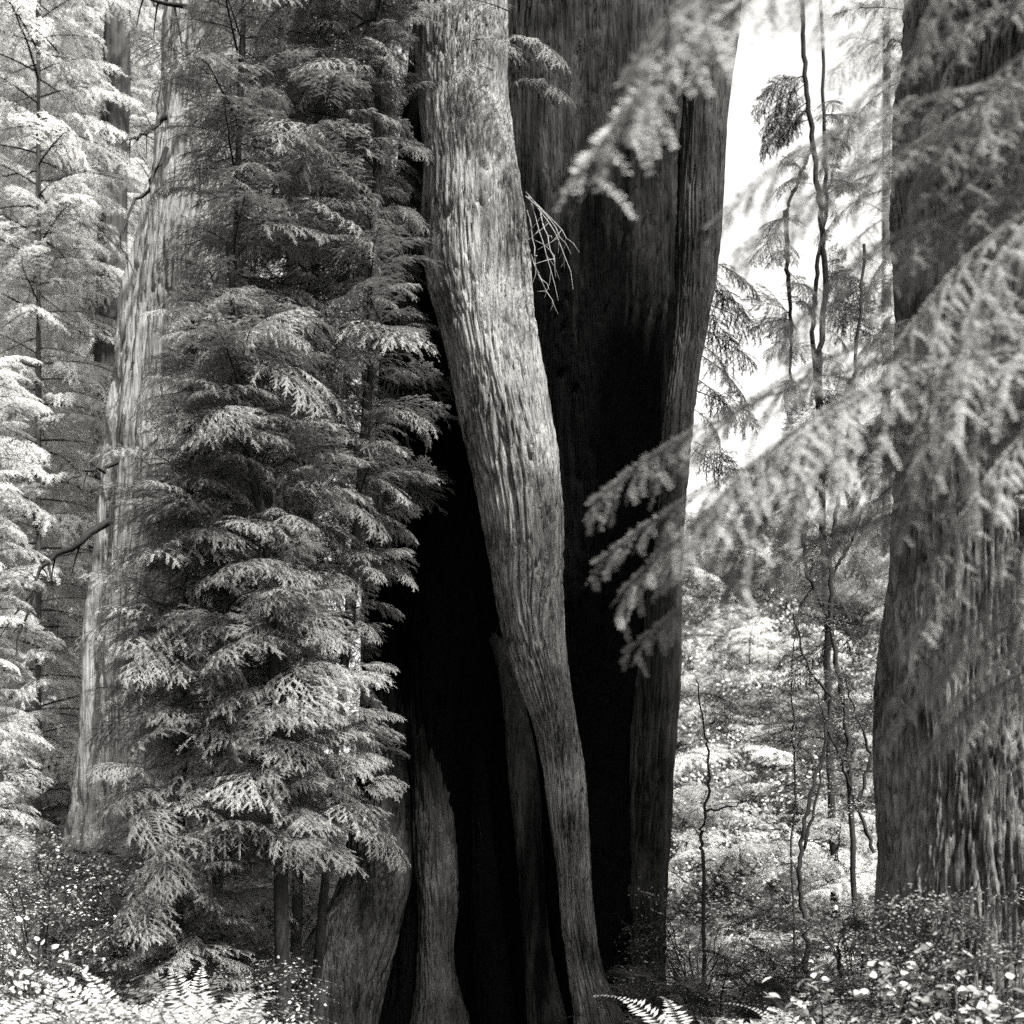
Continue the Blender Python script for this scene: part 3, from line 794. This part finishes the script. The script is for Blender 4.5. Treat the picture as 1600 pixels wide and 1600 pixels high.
shrub('huckleberry_shrub', 'dark-stemmed huckleberry shrub at the right foot of the giant', 1085, 15.6, 1.5, 1.0, 26, SPRAY, twigs=12)
shrub('huckleberry_shrub', 'dark spreading shrub at the bottom edge just right of the giant', 1120, 13.6, 1.0, 1.0, 40, SPRAY_DARK, twigs=10)
shrub('huckleberry_shrub', 'shadowy shrub low between the forked sapling and the fir', 1335, 15.0, 1.5, .9, 44, SPRAY_DARK, twigs=10)
for i_, (px_, d_, h_, tx_) in enumerate([(1220, 26, 1.8, 'dark shrub midway up the bright slope'), (1330, 24, 2.0, 'dark shrub on the slope beside the fir trunk edge'), ]):
    shrub('slope_shrub', tx_, px_, d_, h_, 1.3, 34, SPRAY_DARK, twigs=6, sc=.8)
shrub('huckleberry_shrub', 'low leafy shrub under the forked sapling', 1230, 14.2, .9, .9, 26, SPRAY)
shrub('huckleberry_shrub', 'leafy shrub in shade at the foot of the fir trunk', 1510, 10.9, 1.7, .8, 50, SPRAY)
shrub('huckleberry_shrub', 'bright shrub with arching sprays below the pale left trunk', 200, 15.5, 1.3, 1.2, 40, SPRAY_PALE)
shrub('huckleberry_shrub', 'pale feathery shrub at the lower left edge', 60, 13.0, 1.6, .9, 44, SPRAY_PALE)
shrub('huckleberry_shrub', 'shaded shrub at the left foot of the giant', 350, 13.0, .95, .55, 34, SPRAY)


def leaf_blade(l=1.0):
    t = np.linspace(0, 1, 7); w = .34 * np.sin(np.clip(t, .02, .98) ** .8 * math.pi)
    V = []; F = []
    for i in range(7):
        z = -.25 * t[i] ** 2
        V += [(t[i], -w[i], z + .06), (t[i], 0, z), (t[i], w[i], z + .06)]
    for i in range(6):
        a = i * 3; F += [(a, a + 1, a + 4, a + 3), (a + 1, a + 2, a + 5, a + 4)]
    return mesh_from('leaf', V, F, [M['leaf_broad']], shade=True)


BLADE = leaf_blade()
def broad_shrub(label, px, d, h, w, n, size):
    x = (px - 800) * d / FPX
    b = np.array([x, d, float(ground_z(x, d))])
    th = thing('broadleaf_shrub', label, 'shrub', b)
    for k in range(10):
        a = rng.uniform(0, 6.28); q = np.array([math.cos(a) * w, math.sin(a) * w, h * rng.uniform(.7, 1)])
        t = np.linspace(0, 1, 8)[:, None]
        pl = q * np.concatenate([t ** 1.3, t ** 1.3, t ** .8], 1) + rng.normal(0, .012, (8, 3))
        mb = MB(); mb.add(*tube(pl, np.linspace(.010, .003, 8), 5))
        link('stem', mb.mesh('stem', [M['twig']], True), th)
        for j in range(n // 10):
            p = pl[int(rng.integers(3, 8))] + rng.normal(0, .05, 3)
            link('leaf', BLADE, th, p, Euler((rng.normal(0, .4), rng.normal(-.05, .35), rng.uniform(0, 6.28))), size * rng.uniform(.7, 1.2))


broad_shrub('shrub with large pale glossy leaves at the lower right corner', 1490, 9.6, 1.05, .55, 150, .10)
broad_shrub('pale broad-leaved shrub low in front of the fir trunk', 1385, 10.4, 1.15, .42, 110, .09)
broad_shrub('low pale broad-leaved shrub at the bottom edge right of the giant', 1290, 10.8, .85, .5, 90, .09)

# ------------------------------------------------------------------ undergrowth nobody could count
def scatter(name, label, cat, me, P, rz, sc, tilt):
    n = len(P)
    pm = bpy.data.meshes.new(name)
    pm.vertices.add(n); pm.vertices.foreach_set('co', np.asarray(P, np.float32).ravel())
    at_r = pm.attributes.new('rot', 'FLOAT_VECTOR', 'POINT')
    at_r.data.foreach_set('vector', np.stack([tilt[:, 0], tilt[:, 1], rz], 1).astype(np.float32).ravel())
    at_s = pm.attributes.new('scl', 'FLOAT', 'POINT'); at_s.data.foreach_set('value', np.asarray(sc, np.float32))
    src = bpy.data.objects.new(name + '_source', me)
    g = bpy.data.node_groups.new(name, 'GeometryNodeTree')
    g.interface.new_socket('Geometry', in_out='INPUT', socket_type='NodeSocketGeometry')
    g.interface.new_socket('Geometry', in_out='OUTPUT', socket_type='NodeSocketGeometry')
    gi, go = g.nodes.new('NodeGroupInput'), g.nodes.new('NodeGroupOutput')
    ip = g.nodes.new('GeometryNodeInstanceOnPoints'); oi = g.nodes.new('GeometryNodeObjectInfo'); oi.inputs['Object'].default_value = src
    a1 = g.nodes.new('GeometryNodeInputNamedAttribute'); a1.data_type = 'FLOAT_VECTOR'; a1.inputs['Name'].default_value = 'rot'
    a2 = g.nodes.new('GeometryNodeInputNamedAttribute'); a2.data_type = 'FLOAT'; a2.inputs['Name'].default_value = 'scl'
    er = g.nodes.new('FunctionNodeEulerToRotation')
    g.links.new(gi.outputs[0], ip.inputs['Points']); g.links.new(oi.outputs['Geometry'], ip.inputs['Instance'])
    g.links.new(a1.outputs[0], er.inputs[0]); g.links.new(er.outputs[0], ip.inputs['Rotation'])
    g.links.new(a2.outputs[0], ip.inputs['Scale']); g.links.new(ip.outputs[0], go.inputs[0])
    o = link(name, pm)
    md = o.modifiers.new('scatter', 'NODES'); md.node_group = g
    o['kind'] = 'stuff'; o['label'] = label; o['category'] = cat
    return o


def field(n, x0, x1, y0, y1, keep=None):
    x = rng.uniform(x0, x1, n); y = rng.uniform(y0, y1, n)
    ok = np.abs((x - .2) / 1.9) ** 2 + np.abs((y - 15.7) / 1.6) ** 2 > 1
    ok &= np.abs(x) < y * .48 + 1.5
    px = 800 + x * FPX / y
    ok &= ~((px > 380) & (px < 1030) & (y < 15.5))
    if keep is not None: ok &= keep(x, y)
    x, y = x[ok], y[ok]
    return np.stack([x, y, ground_z(x, y) - .03], 1)


def sow(name, label, cat, meshes, n, x0, x1, y0, y1, s0, s1, keep=None, tilt=.25, lift=0.):
    for me in meshes:
        P = field(n // len(meshes), x0, x1, y0, y1, keep)
        k = len(P)
        P[:, 2] += lift * rng.random(k)
        scatter(name, label, cat, me, P, rng.uniform(0, 6.28, k), rng.uniform(s0, s1, k), rng.normal(0, tilt, (k, 2)))


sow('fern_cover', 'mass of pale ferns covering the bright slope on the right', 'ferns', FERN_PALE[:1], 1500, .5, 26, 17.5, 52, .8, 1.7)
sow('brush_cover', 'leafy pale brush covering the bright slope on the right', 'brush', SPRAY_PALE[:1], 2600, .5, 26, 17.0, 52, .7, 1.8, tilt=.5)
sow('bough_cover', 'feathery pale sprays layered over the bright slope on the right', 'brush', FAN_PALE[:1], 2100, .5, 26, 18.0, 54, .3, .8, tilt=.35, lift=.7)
sow('brush_cover', 'greyer leafy brush mixed into the slope on the right', 'brush', SPRAY[:1], 800, .5, 26, 14.5, 46, .6, 1.4, tilt=.5)
sow('fern_cover', 'ferns carpeting the ground left of the giant', 'ferns', FERN[:1], 600, -13, -1.2, 9.5, 34, .7, 1.3)
sow('fern_cover', 'pale ferns among the ground cover at lower left', 'ferns', FERN_PALE[1:2], 1300, -13, -2.0, 8.5, 34, .8, 1.5)
sow('brush_cover', 'low leafy brush at lower left under the young redwoods', 'brush', SPRAY_PALE[1:2], 1000, -13, -1.8, 9.5, 40, .6, 1.4, tilt=.5)
sow('bough_cover', 'feathery pale sprays over the ground at lower left', 'brush', FAN_MID[1:2], 620, -13, -2.2, 11, 36, .25, .55, tilt=.3, lift=.6)
sow('fern_cover', 'ferns on the shaded ground at the lower right', 'ferns', FERN[1:2], 420, 1.2, 8, 9.5, 18, .8, 1.3)
